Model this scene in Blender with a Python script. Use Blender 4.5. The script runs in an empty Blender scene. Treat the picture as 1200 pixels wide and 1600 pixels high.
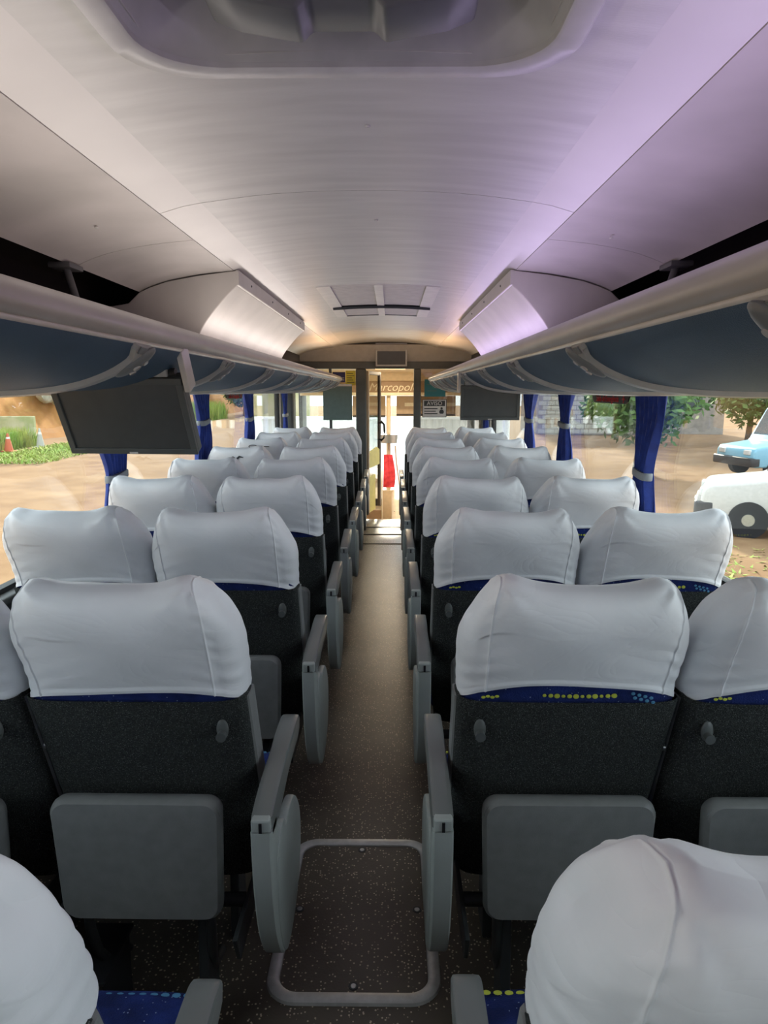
import bpy, bmesh, math, random
from mathutils import Vector, Matrix
R = math.radians
random.seed(7)
scene = bpy.context.scene
col = scene.collection

# ------------------------------------------------------------------ camera
cd = bpy.data.cameras.new('camera'); cam = bpy.data.objects.new('camera', cd); col.objects.link(cam)
cd.sensor_fit = 'VERTICAL'; cd.sensor_height = 36.0; cd.sensor_width = 27.0
cd.lens = 36.0 * 1100 / 1600
cd.clip_start = 0.02; cd.clip_end = 400
EYE = 1.45
cam.location = (0.07, 0.0, EYE)
cam.rotation_euler = (R(90 - 9.7), 0, R(0.62))
scene.camera = cam

# ------------------------------------------------------------------ world, sun, exposure
w = bpy.data.worlds.new('overcast'); scene.world = w; w.use_nodes = True
bg = w.node_tree.nodes['Background']
bg.inputs['Color'].default_value = (0.86, 0.93, 1.0, 1); bg.inputs['Strength'].default_value = 2.5
sl = bpy.data.lights.new('sun', 'SUN'); sl.energy = 9.0; sl.angle = R(5); sl.color = (1, .86, .66)
so = bpy.data.objects.new('sun', sl); col.objects.link(so); so.rotation_euler = (R(-66), 0, R(-1.0)); so.location = (0, 30, 14)
scene.view_settings.view_transform = 'Standard'; scene.view_settings.look = 'None'
scene.view_settings.gamma = 1.0; scene.view_settings.use_curve_mapping = False
scene.view_settings.exposure = 0.45

# ------------------------------------------------------------------ materials
M = {}
def mat(name, c, rough=.6, metal=0., c2=None, scale=20., bump=0., bscale=None, detail=3., spec=.5, lo=.35, hi=.65, stretch=None, sheen=0.):
    m = bpy.data.materials.new(name); m.use_nodes = True; nt = m.node_tree
    p = nt.nodes['Principled BSDF']
    p.inputs['Roughness'].default_value = rough; p.inputs['Metallic'].default_value = metal
    p.inputs['Specular IOR Level'].default_value = spec
    if sheen: p.inputs['Sheen Weight'].default_value = sheen
    tc = nt.nodes.new('ShaderNodeTexCoord'); mp = nt.nodes.new('ShaderNodeMapping')
    nt.links.new(tc.outputs['Object'], mp.inputs['Vector'])
    if stretch: mp.inputs['Scale'].default_value = stretch
    if c2 is None: c2 = tuple(x * .9 for x in c)
    n = nt.nodes.new('ShaderNodeTexNoise'); n.inputs['Scale'].default_value = scale; n.inputs['Detail'].default_value = detail
    nt.links.new(mp.outputs['Vector'], n.inputs['Vector'])
    r = nt.nodes.new('ShaderNodeValToRGB'); r.color_ramp.elements[0].position = lo; r.color_ramp.elements[1].position = hi
    r.color_ramp.elements[0].color = (*c2, 1); r.color_ramp.elements[1].color = (*c, 1)
    nt.links.new(n.outputs['Fac'], r.inputs['Fac']); nt.links.new(r.outputs['Color'], p.inputs['Base Color'])
    if bump:
        b = nt.nodes.new('ShaderNodeBump'); b.inputs['Strength'].default_value = bump; b.inputs['Distance'].default_value = .01
        n2 = nt.nodes.new('ShaderNodeTexNoise'); n2.inputs['Scale'].default_value = bscale or scale; n2.inputs['Detail'].default_value = detail
        nt.links.new(mp.outputs['Vector'], n2.inputs['Vector'])
        nt.links.new(n2.outputs['Fac'], b.inputs['Height']); nt.links.new(b.outputs['Normal'], p.inputs['Normal'])
    M[name] = m; return m
def flecks(m, scale, thr, color, keep=.5, rmin=None):
    """scatter small flecks of another colour over a material's base colour"""
    nt = m.node_tree; p = nt.nodes['Principled BSDF']
    base = p.inputs['Base Color'].links[0].from_socket
    tc = nt.nodes.new('ShaderNodeTexCoord')
    v = nt.nodes.new('ShaderNodeTexVoronoi'); v.inputs['Scale'].default_value = scale
    nt.links.new(tc.outputs['Object'], v.inputs['Vector'])
    lt = nt.nodes.new('ShaderNodeMath'); lt.operation = 'LESS_THAN'; lt.inputs[1].default_value = thr
    nt.links.new(v.outputs['Distance'], lt.inputs[0])
    sp = nt.nodes.new('ShaderNodeSeparateColor'); nt.links.new(v.outputs['Color'], sp.inputs['Color'])
    g = nt.nodes.new('ShaderNodeMath'); g.operation = 'GREATER_THAN'; g.inputs[1].default_value = keep
    nt.links.new(sp.outputs[0], g.inputs[0])
    mu = nt.nodes.new('ShaderNodeMath'); mu.operation = 'MULTIPLY'
    nt.links.new(lt.outputs[0], mu.inputs[0]); nt.links.new(g.outputs[0], mu.inputs[1])
    mx = nt.nodes.new('ShaderNodeMix'); mx.data_type = 'RGBA'
    nt.links.new(mu.outputs[0], mx.inputs['Factor']); nt.links.new(base, mx.inputs['A']); mx.inputs['B'].default_value = (*color, 1)
    nt.links.new(mx.outputs['Result'], p.inputs['Base Color'])
def emis(name, c, s):
    m = bpy.data.materials.new(name); m.use_nodes = True; p = m.node_tree.nodes['Principled BSDF']
    p.inputs['Base Color'].default_value = (*c, 1); p.inputs['Emission Color'].default_value = (*c, 1); p.inputs['Emission Strength'].default_value = s
    M[name] = m; return m
def glass(name, tint, refl=.05, power=4.):
    m = bpy.data.materials.new(name); m.use_nodes = True; nt = m.node_tree; nt.nodes.clear()
    o = nt.nodes.new('ShaderNodeOutputMaterial'); mx = nt.nodes.new('ShaderNodeMixShader')
    t = nt.nodes.new('ShaderNodeBsdfTransparent'); t.inputs['Color'].default_value = (*tint, 1)
    g = nt.nodes.new('ShaderNodeBsdfGlossy'); g.inputs['Roughness'].default_value = .01
    lw = nt.nodes.new('ShaderNodeLayerWeight'); lw.inputs['Blend'].default_value = .5
    pw = nt.nodes.new('ShaderNodeMath'); pw.operation = 'POWER'; pw.inputs[1].default_value = power
    ma = nt.nodes.new('ShaderNodeMath'); ma.operation = 'MULTIPLY_ADD'; ma.inputs[1].default_value = .7; ma.inputs[2].default_value = refl
    nt.links.new(lw.outputs['Facing'], pw.inputs[0]); nt.links.new(pw.outputs[0], ma.inputs[0])
    nt.links.new(ma.outputs[0], mx.inputs[0]); nt.links.new(t.outputs[0], mx.inputs[1]); nt.links.new(g.outputs[0], mx.inputs[2])
    nt.links.new(mx.outputs[0], o.inputs[0]); M[name] = m; return m

mat('ceiling_vinyl', (.62, .61, .575), .40, c2=(.54, .53, .50), scale=3, bump=.05, bscale=60, stretch=(1, 6, 1))
mat('cove', (.70, .675, .64), .4, c2=(.64, .615, .585), scale=3)
mat('ceiling_side', (.58, .54, .51), .48, c2=(.49, .46, .43), scale=4, bump=.05, bscale=40)
mat('duct', (.60, .565, .52), .42, c2=(.53, .50, .46), scale=5)
mat('rail', (.50, .47, .44), .32, c2=(.45, .42, .39), scale=6)
mat('rail_light', (.64, .62, .58), .25)
mat('pod', (.46, .47, .46), .32)
mat('strut_dark', (.09, .09, .09), .5)
mat('pod_plate', (.22, .24, .25), .3)
mat('rack_blue', (.062, .115, .185), .5, c2=(.050, .095, .155), scale=4, bump=.25, bscale=420, spec=.35)
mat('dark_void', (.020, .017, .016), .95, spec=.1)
mat('black', (.012, .012, .013), .4)
mat('screen', (.085, .09, .088), .30)
mat('monitor', (.095, .105, .102), .45)
mat('partition', (.085, .095, .092), .5)
mat('fascia', (.42, .40, .36), .5)
mat('wall_grey', (.17, .18, .18), .6)
mat('rubber', (.02, .022, .022), .6)
mat('cover', (.84, .855, .88), .42, c2=(.80, .82, .845), scale=12, bump=.12, bscale=16, sheen=.1, spec=.3)
def creases(m):
    nt = m.node_tree; p = nt.nodes['Principled BSDF']; old = p.inputs['Normal'].links[0].from_node
    tc = nt.nodes.new('ShaderNodeTexCoord'); mp = nt.nodes.new('ShaderNodeMapping'); mp.inputs['Scale'].default_value = (1, .6, 2.2); mp.inputs['Rotation'].default_value = (0, R(25), 0)
    nt.links.new(tc.outputs['Object'], mp.inputs['Vector'])
    n = nt.nodes.new('ShaderNodeTexNoise'); n.inputs['Scale'].default_value = 7; n.inputs['Detail'].default_value = 2; n.inputs['Distortion'].default_value = 1.2
    nt.links.new(mp.outputs['Vector'], n.inputs['Vector'])
    a = nt.nodes.new('ShaderNodeMath'); a.operation = 'SUBTRACT'; a.inputs[1].default_value = .5; nt.links.new(n.outputs['Fac'], a.inputs[0])
    b = nt.nodes.new('ShaderNodeMath'); b.operation = 'ABSOLUTE'; nt.links.new(a.outputs[0], b.inputs[0])
    c = nt.nodes.new('ShaderNodeMath'); c.operation = 'POWER'; c.inputs[1].default_value = .6; nt.links.new(b.outputs[0], c.inputs[0])
    bp = nt.nodes.new('ShaderNodeBump'); bp.inputs['Strength'].default_value = .11; bp.inputs['Distance'].default_value = .012
    nt.links.new(c.outputs[0], bp.inputs['Height']); nt.links.new(old.outputs['Normal'], bp.inputs['Normal']); nt.links.new(bp.outputs['Normal'], p.inputs['Normal'])
creases(M['cover'])
cp = mat('carpet', (.062, .068, .066), .95, c2=(.030, .034, .033), scale=300, bump=.8, bscale=350, spec=.1)
flecks(cp, 330, .30, (.17, .185, .175), .6)
mat('vinyl_grey', (.225, .232, .228), .5, c2=(.20, .206, .203), scale=30, bump=.12, bscale=500)
bl = mat('fabric_blue', (.018, .036, .18), .85, c2=(.010, .018, .085), scale=18, bump=.3, bscale=300, spec=.2)
flecks(bl, 160, .2, (.25, .33, .5), .86)
mat('print_yellow', (.50, .55, .06), .8)
mat('print_cyan', (.07, .24, .42), .8)
mat('arm_plastic', (.185, .198, .192), .28, c2=(.17, .182, .177), scale=10)
mat('side_plastic', (.42, .46, .435), .42, c2=(.38, .42, .40), scale=8, bump=.05, bscale=200)
mat('dark_metal', (.035, .04, .042), .45)
mat('steel', (.55, .56, .55), .3, metal=.9)
mat('alu', (.62, .62, .60), .38, metal=.35, c2=(.52, .52, .50), scale=40)
fl = mat('floor_vinyl', (.105, .088, .066), .34, c2=(.075, .062, .047), scale=5, bump=.08, bscale=150)
flecks(fl, 115, .28, (.58, .49, .37), .56)
mat('curtain', (.020, .055, .33), .8, c2=(.014, .035, .22), scale=25, bump=.1, bscale=200, sheen=.3)
mat('curtain_tie', (.30, .33, .36), .6)
mat('sign_red', (.75, .03, .04), .5)
mat('sign_black', (.015, .012, .012), .4)
mat('sign_yellow', (.72, .62, .06), .6)
mat('sign_navy', (.03, .03, .12), .6)
mat('sign_teal', (.03, .20, .24), .6)
mat('sign_greyteal', (.13, .20, .195), .6)
mat('sign_white', (.72, .72, .70), .6)
mat('sign_dark', (.04, .045, .05), .6)
mat('cab_beige', (.66, .53, .36), .5)
mat('cab_tan', (.45, .33, .21), .6)
mat('cab_wood', (.30, .19, .10), .5)
mat('cab_cream', (.75, .68, .50), .6)
mat('yellow_panel', (.74, .68, .22), .6)
mat('brown_frame', (.06, .045, .035), .45)
mat('red_cloth', (.70, .05, .06), .8, c2=(.5, .02, .03), scale=20)
mat('grille_mesh', (.30, .285, .265), .7, c2=(.22, .21, .195), scale=120, stretch=(1, 6, 1))
mat('grille_frame', (.74, .71, .66), .4)
mat('hatch_grey', (.44, .435, .42), .42)
mat('hatch_light', (.60, .59, .57), .38)
mat('hatch_dark', (.13, .135, .135), .42)
mat('dirt', (.26, .165, .092), .95, c2=(.19, .112, .06), scale=1.1, bump=.5, bscale=5, detail=8, spec=.1)
mat('bank', (.36, .18, .065), .95, c2=(.26, .12, .04), scale=.9, bump=.6, bscale=3, detail=8, spec=.1)
mat('rock', (.42, .42, .36), .9, c2=(.3, .3, .25), scale=3, bump=.6, bscale=4)
mat('grass', (.20, .33, .045), .8, c2=(.32, .36, .08), scale=.8)
mat('leaf', (.11, .20, .045), .8, c2=(.06, .12, .03), scale=2)
mat('trunk', (.12, .08, .05), .9)
mat('car_white', (.55, .55, .53), .25)
mat('van_blue', (.20, .42, .55), .3)
mat('car_glass', (.02, .03, .035), .08)
mat('tyre', (.012, .012, .012), .85)
mat('brick', (.30, .27, .24), .9, c2=(.22, .20, .18), scale=3)
mat('wall_white', (.85, .85, .82), .8)
mat('wall_stain', (.50, .47, .33), .9, c2=(.34, .36, .18), scale=1.2)
mat('cone', (.50, .12, .05), .7)
mat('concrete', (.42, .42, .38), .9)
glass('window_glass', (.93, .96, .95), .03)
glass('tinted_glass', (.62, .60, .57), .06)
mat('lamp_lens', (.55, .56, .56), .15)
emis('led_purple', (.62, .42, 1.), 3.0); emis('led_pink', (1., .80, .78), 3.0); emis('added_orange_glow', (1., .58, .28), 3.0)

# ------------------------------------------------------------------ helpers
def link(name, me, m, parent=None, smooth=False):
    if m is not None:
        me.materials.clear(); me.materials.append(M[m] if isinstance(m, str) else m)
    if smooth:
        me.polygons.foreach_set('use_smooth', [True] * len(me.polygons))
    o = bpy.data.objects.new(name, me); col.objects.link(o)
    if parent is not None: o.parent = parent
    return o
def tag(o, label=None, cat=None, group=None, kind=None):
    if label: o['label'] = label
    if cat: o['category'] = cat
    if group: o['group'] = group
    if kind: o['kind'] = kind
    return o
def thing(name, label, cat, loc=(0, 0, 0), rz=0, group=None, kind=None):
    o = bpy.data.objects.new(name, None); col.objects.link(o); o.location = loc; o.rotation_euler = (0, 0, rz); o.empty_display_size = .1
    return tag(o, label, cat, group, kind)
def copy_tree(o, parent=None):
    c = o.copy(); col.objects.link(c)
    if parent is not None: c.parent = parent
    for ch in list(o.children): copy_tree(ch, c)
    return c
class MB:
    def __init__(s): s.bm = bmesh.new()
    def box(s, x0, x1, y0, y1, z0, z1, bev=0, seg=2):
        b = bmesh.new(); bmesh.ops.create_cube(b, size=1)
        for v in b.verts: v.co = Vector(((x0+x1)/2 + v.co.x*(x1-x0), (y0+y1)/2 + v.co.y*(y1-y0), (z0+z1)/2 + v.co.z*(z1-z0)))
        if bev: bmesh.ops.bevel(b, geom=b.edges[:], offset=bev, segments=seg, profile=.5, affect='EDGES')
        return s._add(b)
    def _add(s, b, mtx=None):
        if mtx is not None: b.transform(mtx)
        me = bpy.data.meshes.new('t'); b.to_mesh(me); b.free(); s.bm.from_mesh(me); bpy.data.meshes.remove(me); return s
    def prism(s, pts, axis, a, b_, bev=0, seg=2):
        """polygon pts in the other two axes extruded along axis from a to b_"""
        b = bmesh.new()
        def p3(u, v, t):
            return {'x': (t, u, v), 'y': (u, t, v), 'z': (u, v, t)}[axis]
        va = [b.verts.new(p3(u, v, a)) for u, v in pts]; vb = [b.verts.new(p3(u, v, b_)) for u, v in pts]
        n = len(pts)
        b.faces.new(va); b.faces.new(vb[::-1])
        for i in range(n): b.faces.new((va[i], vb[i], vb[(i+1) % n], va[(i+1) % n]))
        bmesh.ops.recalc_face_normals(b, faces=b.faces[:])
        if bev: bmesh.ops.bevel(b, geom=b.edges[:], offset=bev, segments=seg, profile=.5, affect='EDGES')
        return s._add(b)
    def cyl(s, p0, p1, r0, r1=None, n=16, caps=True):
        p0 = Vector(p0); p1 = Vector(p1); r1 = r0 if r1 is None else r1; d = p1 - p0
        b = bmesh.new(); bmesh.ops.create_cone(b, cap_ends=caps, segments=n, radius1=r0, radius2=r1, depth=d.length)
        return s._add(b, Matrix.Translation((p0+p1)/2) @ d.to_track_quat('Z', 'Y').to_matrix().to_4x4())
    def ball(s, c, rx, ry, rz, u=16, v=10):
        b = bmesh.new(); bmesh.ops.create_uvsphere(b, u_segments=u, v_segments=v, radius=1)
        return s._add(b, Matrix.Translation(c) @ Matrix.Diagonal((rx, ry, rz, 1)))
    def tube(s, pts, r, n=10):
        pts = [Vector(p) for p in pts]; rings = []
        for i, p in enumerate(pts):
            d = (pts[min(i+1, len(pts)-1)] - pts[max(i-1, 0)]).normalized()
            q = d.to_track_quat('Z', 'Y'); rr = r[i] if isinstance(r, (list, tuple)) else r
            rings.append([s.bm.verts.new(p + q @ Vector((rr*math.cos(2*math.pi*k/n), rr*math.sin(2*math.pi*k/n), 0))) for k in range(n)])
        s.skin(rings, True, True); return s
    def skin(s, rings, closed=True, caps=False):
        n = len(rings[0])
        for a, b in zip(rings, rings[1:]):
            for k in range(n if closed else n-1):
                s.bm.faces.new((a[k], a[(k+1) % n], b[(k+1) % n], b[k]))
        if caps:
            s.bm.faces.new(rings[0][::-1]); s.bm.faces.new(rings[-1])
    def ring(s, pts): return [s.bm.verts.new(p) for p in pts]
    def build(s, name, m, parent=None, smooth=False, label=None):
        bmesh.ops.recalc_face_normals(s.bm, faces=s.bm.faces[:])
        me = bpy.data.meshes.new(name); s.bm.to_mesh(me); s.bm.free()
        o = link(name, me, m, parent, smooth)
        if smooth:
            try: me.set_sharp_from_angle(angle=R(40))
            except Exception: pass
        if label: o['label'] = label
        return o
def rrect(x0, x1, y0, y1, r, n=6):
    out = []
    for cx, cy, a0 in ((x1-r, y1-r, 0), (x0+r, y1-r, 90), (x0+r, y0+r, 180), (x1-r, y0+r, 270)):
        for k in range(n+1):
            a = R(a0 + 90*k/n); out.append((cx + r*math.cos(a), cy + r*math.sin(a)))
    return out
def supere(a, b, n, p=4.):
    out = []
    for k in range(n):
        t = 2*math.pi*k/n; c, s_ = math.cos(t), math.sin(t)
        out.append((a*math.copysign(abs(c)**(2/p), c), b*math.copysign(abs(s_)**(2/p), s_)))
    return out
def thicken(pts, t):
    """open 2d polyline -> closed polygon of thickness t (offset to the left of travel)"""
    n = len(pts); off = []
    for i in range(n):
        a = Vector(pts[max(i-1, 0)]); b = Vector(pts[min(i+1, n-1)]); d = (b-a).normalized()
        off.append((pts[i][0] - d.y*t, pts[i][1] + d.x*t))
    return list(pts) + off[::-1]
def strip(mb, pts, t, y0, y1):
    """polyline in xz with thickness t extruded y0..y1 as quads (no big caps)"""
    poly = thicken(pts, t); n = len(pts)
    a = [mb.bm.verts.new((x, y0, z)) for x, z in poly]; b = [mb.bm.verts.new((x, y1, z)) for x, z in poly]
    N = len(poly)
    for i in range(N): mb.bm.faces.new((a[i], b[i], b[(i+1) % N], a[(i+1) % N]))
    for i in range(n-1):
        mb.bm.faces.new((a[i], a[i+1], a[N-2-i], a[N-1-i])); mb.bm.faces.new((b[i+1], b[i], b[N-1-i], b[N-2-i]))
    return mb
def smooth_poly(pts, k=4):
    out = []
    n = len(pts)
    for i in range(n-1):
        p0 = Vector(pts[max(i-1, 0)]); p1 = Vector(pts[i]); p2 = Vector(pts[i+1]); p3 = Vector(pts[min(i+2, n-1)])
        for j in range(k):
            t = j/k
            out.append(tuple(.5*((2*p1) + (p2-p0)*t + (2*p0-5*p1+4*p2-p3)*t*t + (3*p1-p0-3*p2+p3)*t**3)))
    out.append(tuple(pts[-1])); return out
_txt = {}
def text(name, s, size, m, parent, loc, rot=(90, 0, 0), shear=0., ext=.0008, align='CENTER'):
    cu = bpy.data.curves.new('t', 'FONT'); cu.body = s; cu.size = size; cu.extrude = ext; cu.align_x = align; cu.align_y = 'CENTER'; cu.shear = shear
    cu.resolution_u = 3
    o = bpy.data.objects.new('t', cu); col.objects.link(o); bpy.context.view_layer.update()
    me = bpy.data.meshes.new_from_object(o.evaluated_get(bpy.context.evaluated_depsgraph_get()))
    bpy.data.objects.remove(o); bpy.data.curves.remove(cu)
    q = link(name, me, m, parent); q.location = loc; q.rotation_euler = tuple(R(a) for a in rot); return q

YB, YF = -3.2, 8.0          # rear wall, front partition
PITCH = 0.8
WX = 1.2                    # half width at the glass

# ------------------------------------------------------------------ the setting: floor, walls, ceiling
fo = thing('floor', None, None, kind='structure')
MB().box(-WX, WX, YB, 6.65, -.06, 0).build('floor_sheet', 'floor_vinyl', fo)
for a, b in ((6.652, 7.11), (7.112, 7.50), (7.502, 7.98)):
    MB().box(-WX, WX, a, b, -.06, -.002, .003).build('floor_sheet', 'floor_vinyl', fo)
for y in (6.65, 7.11, 7.50):
    MB().box(-.42, .42, y-.012, y+.012, -.004, .005, .002).build('floor_joint_strip', 'rubber', fo)

CP = smooth_poly([(-.45, 1.955), (-.25, 1.978), (0, 1.986), (.25, 1.978), (.45, 1.955)], 4)
ce = thing('ceiling', None, None, kind='structure')
HX, HY0, HY1 = .300, .46, 1.230           # hatch hole
def cut(lo, hi): return [p for p in CP if lo - 1e-6 <= p[0] <= hi + 1e-6]
def zc_at(x):
    for (a, za), (b, zb) in zip(CP, CP[1:]):
        if a <= x <= b: return za + (zb-za)*(x-a)/(b-a)
    return CP[-1][1]
def cpanel(lo, hi, y0, y1, g=.002):
    pts = [(lo, zc_at(lo))] + [p for p in CP if lo+1e-4 < p[0] < hi-1e-4] + [(hi, zc_at(hi))]
    strip(MB(), pts, .02, y0+(0 if y0 in (HY0, HY1) else .002), y1-(0 if y1 in (HY0, HY1) else .002)).build('ceiling_panel', 'ceiling_vinyl', ce, True)
GX, GY0, GY1 = .315, 3.70, 5.15          # grille hole
for lo, hi, a, b in ((-.45, .45, YB, HY0), (-.45, -HX, HY0, HY1), (HX, .45, HY0, HY1), (-.45, .45, HY1, 2.02), (-.45, .45, 2.02, GY0),
                     (-.45, -GX, GY0, GY1), (GX, .45, GY0, GY1), (-.45, .45, GY1, 6.3), (-.45, .45, 6.3, YF)):
    cpanel(lo, hi, a, b)
OUT = smooth_poly([(.563, 1.926), (.70, 1.912), (.83, 1.888), (.91, 1.862), (.945, 1.845)], 4)
for s in (-1, 1):
    seg = [(s*.4495, 1.955), (s*.50, 1.946), (s*.562, 1.928)]
    for a, b in ((YB, 2.02), (2.02, YF)):
        strip(MB(), seg[::s], .012, a+.002, b-.002).build('cove_panel', 'cove', ce, True)
    for a, b in ((YB, .3), (.3, 2.35), (2.35, 4.9), (4.9, YF)):
        strip(MB(), [(s*x, z) for x, z in OUT][::s], .012, a+.002, b-.002).build('side_ceiling_panel', 'ceiling_side', ce, True)
# small screw heads on the panels
for (x, y) in ((.02, 1.55), (.02, 2.35), (.78, 1.3), (.72, 2.2), (-.78, 1.4), (-.75, 2.05), (-.8, .9)):
    z = zc_at(x) if abs(x) < .45 else 1.90
    MB().ball((x, y, z-.001), .006, .006, .003, 10, 6).build('screw_head', 'rail_light', ce)

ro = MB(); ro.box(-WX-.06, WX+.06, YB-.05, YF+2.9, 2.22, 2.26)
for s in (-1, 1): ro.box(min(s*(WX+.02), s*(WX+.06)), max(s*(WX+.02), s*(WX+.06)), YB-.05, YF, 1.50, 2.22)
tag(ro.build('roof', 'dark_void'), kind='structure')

PILS = {-1: [-3.2, -1.6, 0.0, 1.62, 3.2, 4.78, 6.3, 7.9], 1: [-3.2, -1.6, 0.0, 1.62, 3.2, 4.68, 5.9, 7.9]}
wn = 0
for s, side in ((-1, 'left'), (1, 'right')):
    PIL = PILS[s]; wl = thing('wall_' + side, None, None, kind='structure')
    a, b = sorted((s*(WX-.02), s*(WX+.06)))
    MB().box(a, b, YB, YF, 0, .78).build('lower_panel', 'wall_grey', wl)
    a, b = sorted((s*(WX-.05), s*(WX+.06)))
    MB().box(a, b, YB, YF, .78, .805, .006).build('sill', 'wall_grey', wl)
    a, b = sorted((s*(WX-.02), s*(WX+.05)))
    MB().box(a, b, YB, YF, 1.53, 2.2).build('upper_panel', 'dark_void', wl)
    for y in PIL:
        a, b = sorted((s*(WX-.015), s*(WX+.03)))
        MB().box(a, b, y-.022, y+.022, .805, 1.53).build('pillar', 'rubber', wl)
    for y0, y1 in zip(PIL, PIL[1:]):
        wn += 1
        wo = thing('window_%d' % wn, None, None, kind='structure')
        MB().box(s*WX-.003, s*WX+.003, y0+.03, y1-.03, .812, 1.525).build('pane', 'window_glass', wo)
        f = MB(); a, b = sorted((s*(WX-.012), s*(WX+.02)))
        f.box(a, b, y0+.022, y1-.022, .805, .822); f.box(a, b, y0+.022, y1-.022, 1.512, 1.53)
        f.box(a, b, y0+.022, y0+.034, .822, 1.512); f.box(a, b, y1-.034, y1-.022, .822, 1.512)
        f.build('window_frame', 'rubber', wo)
tag(MB().box(-WX, WX, YB-.05, YB, 0, 2.2).build('wall_back', 'wall_grey'), kind='structure')

# front partition with door opening
wf = thing('wall_front', None, None, kind='structure')
MB().prism([(-1.17, 1.78), (1.17, 1.78), (1.17, 1.99), (-1.17, 1.99)], 'y', YF-.02, YF+.02).build('header_panel', 'fascia', wf)
MB().prism([(YF-.14, 1.955), (YF-.005, 1.985), (YF-.005, 1.775), (YF-.03, 1.775)], 'x', -.95, .95, .004).build('fascia', 'fascia', wf)
MB().box(-1.17, 1.17, YF-.04, YF+.04, 1.70, 1.78, .006).build('header_beam', 'partition', wf)
MB().box(-.33, -.215, YF-.04, YF+.04, 0, 1.70, .012).build('door_post', 'partition', wf)
MB().box(.315, .395, YF-.04, YF+.04, 0, 1.70, .012).build('door_post', 'partition', wf)
MB().box(-1.17, -1.02, YF-.10, YF+.10, 0, 1.70, .03).build('corner_pillar', 'partition', wf)
MB().box(1.06, 1.17, YF-.10, YF+.10, 0, 1.70, .03).build('corner_pillar', 'partition', wf)
MB().box(-1.02, -.33, YF-.025, YF+.025, 0, .86).build('lower_panel', 'wall_grey', wf)
MB().box(.395, 1.06, YF-.025, YF+.025, 0, .86).build('lower_panel', 'wall_grey', wf)
MB().box(-1.02, -.33, YF-.003, YF+.003, .86, 1.70).build('pane', 'window_glass', wf)
MB().box(.395, 1.06, YF-.003, YF+.003, .86, 1.70).build('pane', 'tinted_glass', wf)
MB().box(-1.02, -.33, YF-.03, YF+.03, .85, .88).build('glazing_bar', 'partition', wf)
MB().box(.395, 1.06, YF-.03, YF+.03, .85, .88).build('glazing_bar', 'partition', wf)
MB().box(-.63, -.60, YF-.025, YF+.025, .88, 1.70).build('glazing_bar', 'partition', wf)

# glass door leaf, swung forward into the cab
dr = thing('door_1', None, None, (-.205, YF+.03, .06), R(78), kind='structure')
MB().box(.05, .60, -.004, .004, .42, 1.58).build('pane', 'window_glass', dr)
MB().box(.56, .63, -.016, .016, .0, 1.62, .006).build('door_stile', 'brown_frame', dr)
MB().box(0, .04, -.016, .016, .0, 1.62, .006).build('door_stile', 'cab_beige', dr)
MB().box(.04, .56, -.016, .016, 1.58, 1.62, .004).build('top_rail', 'brown_frame', dr)
MB().prism([(.04, .52), (.56, .52), (.56, .70), (.45, .735), (.04, .70)], 'y', -.012, .012, .003).build('middle_panel', 'yellow_panel', dr)
MB().box(.04, .34, -.012, .012, .0, .42, .003).build('lower_panel', 'yellow_panel', dr)
h = MB(); h.tube([(.55, -.03, .80), (.55, -.07, .84), (.55, -.075, .92), (.55, -.07, 1.0), (.55, -.03, 1.04)], .012); h.cyl((.55, 0, .82), (.55, -.04, .82), .01); h.cyl((.55, 0, 1.02), (.55, -.04, 1.02), .01)
h.build('door_handle', 'black', dr, True)

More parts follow.
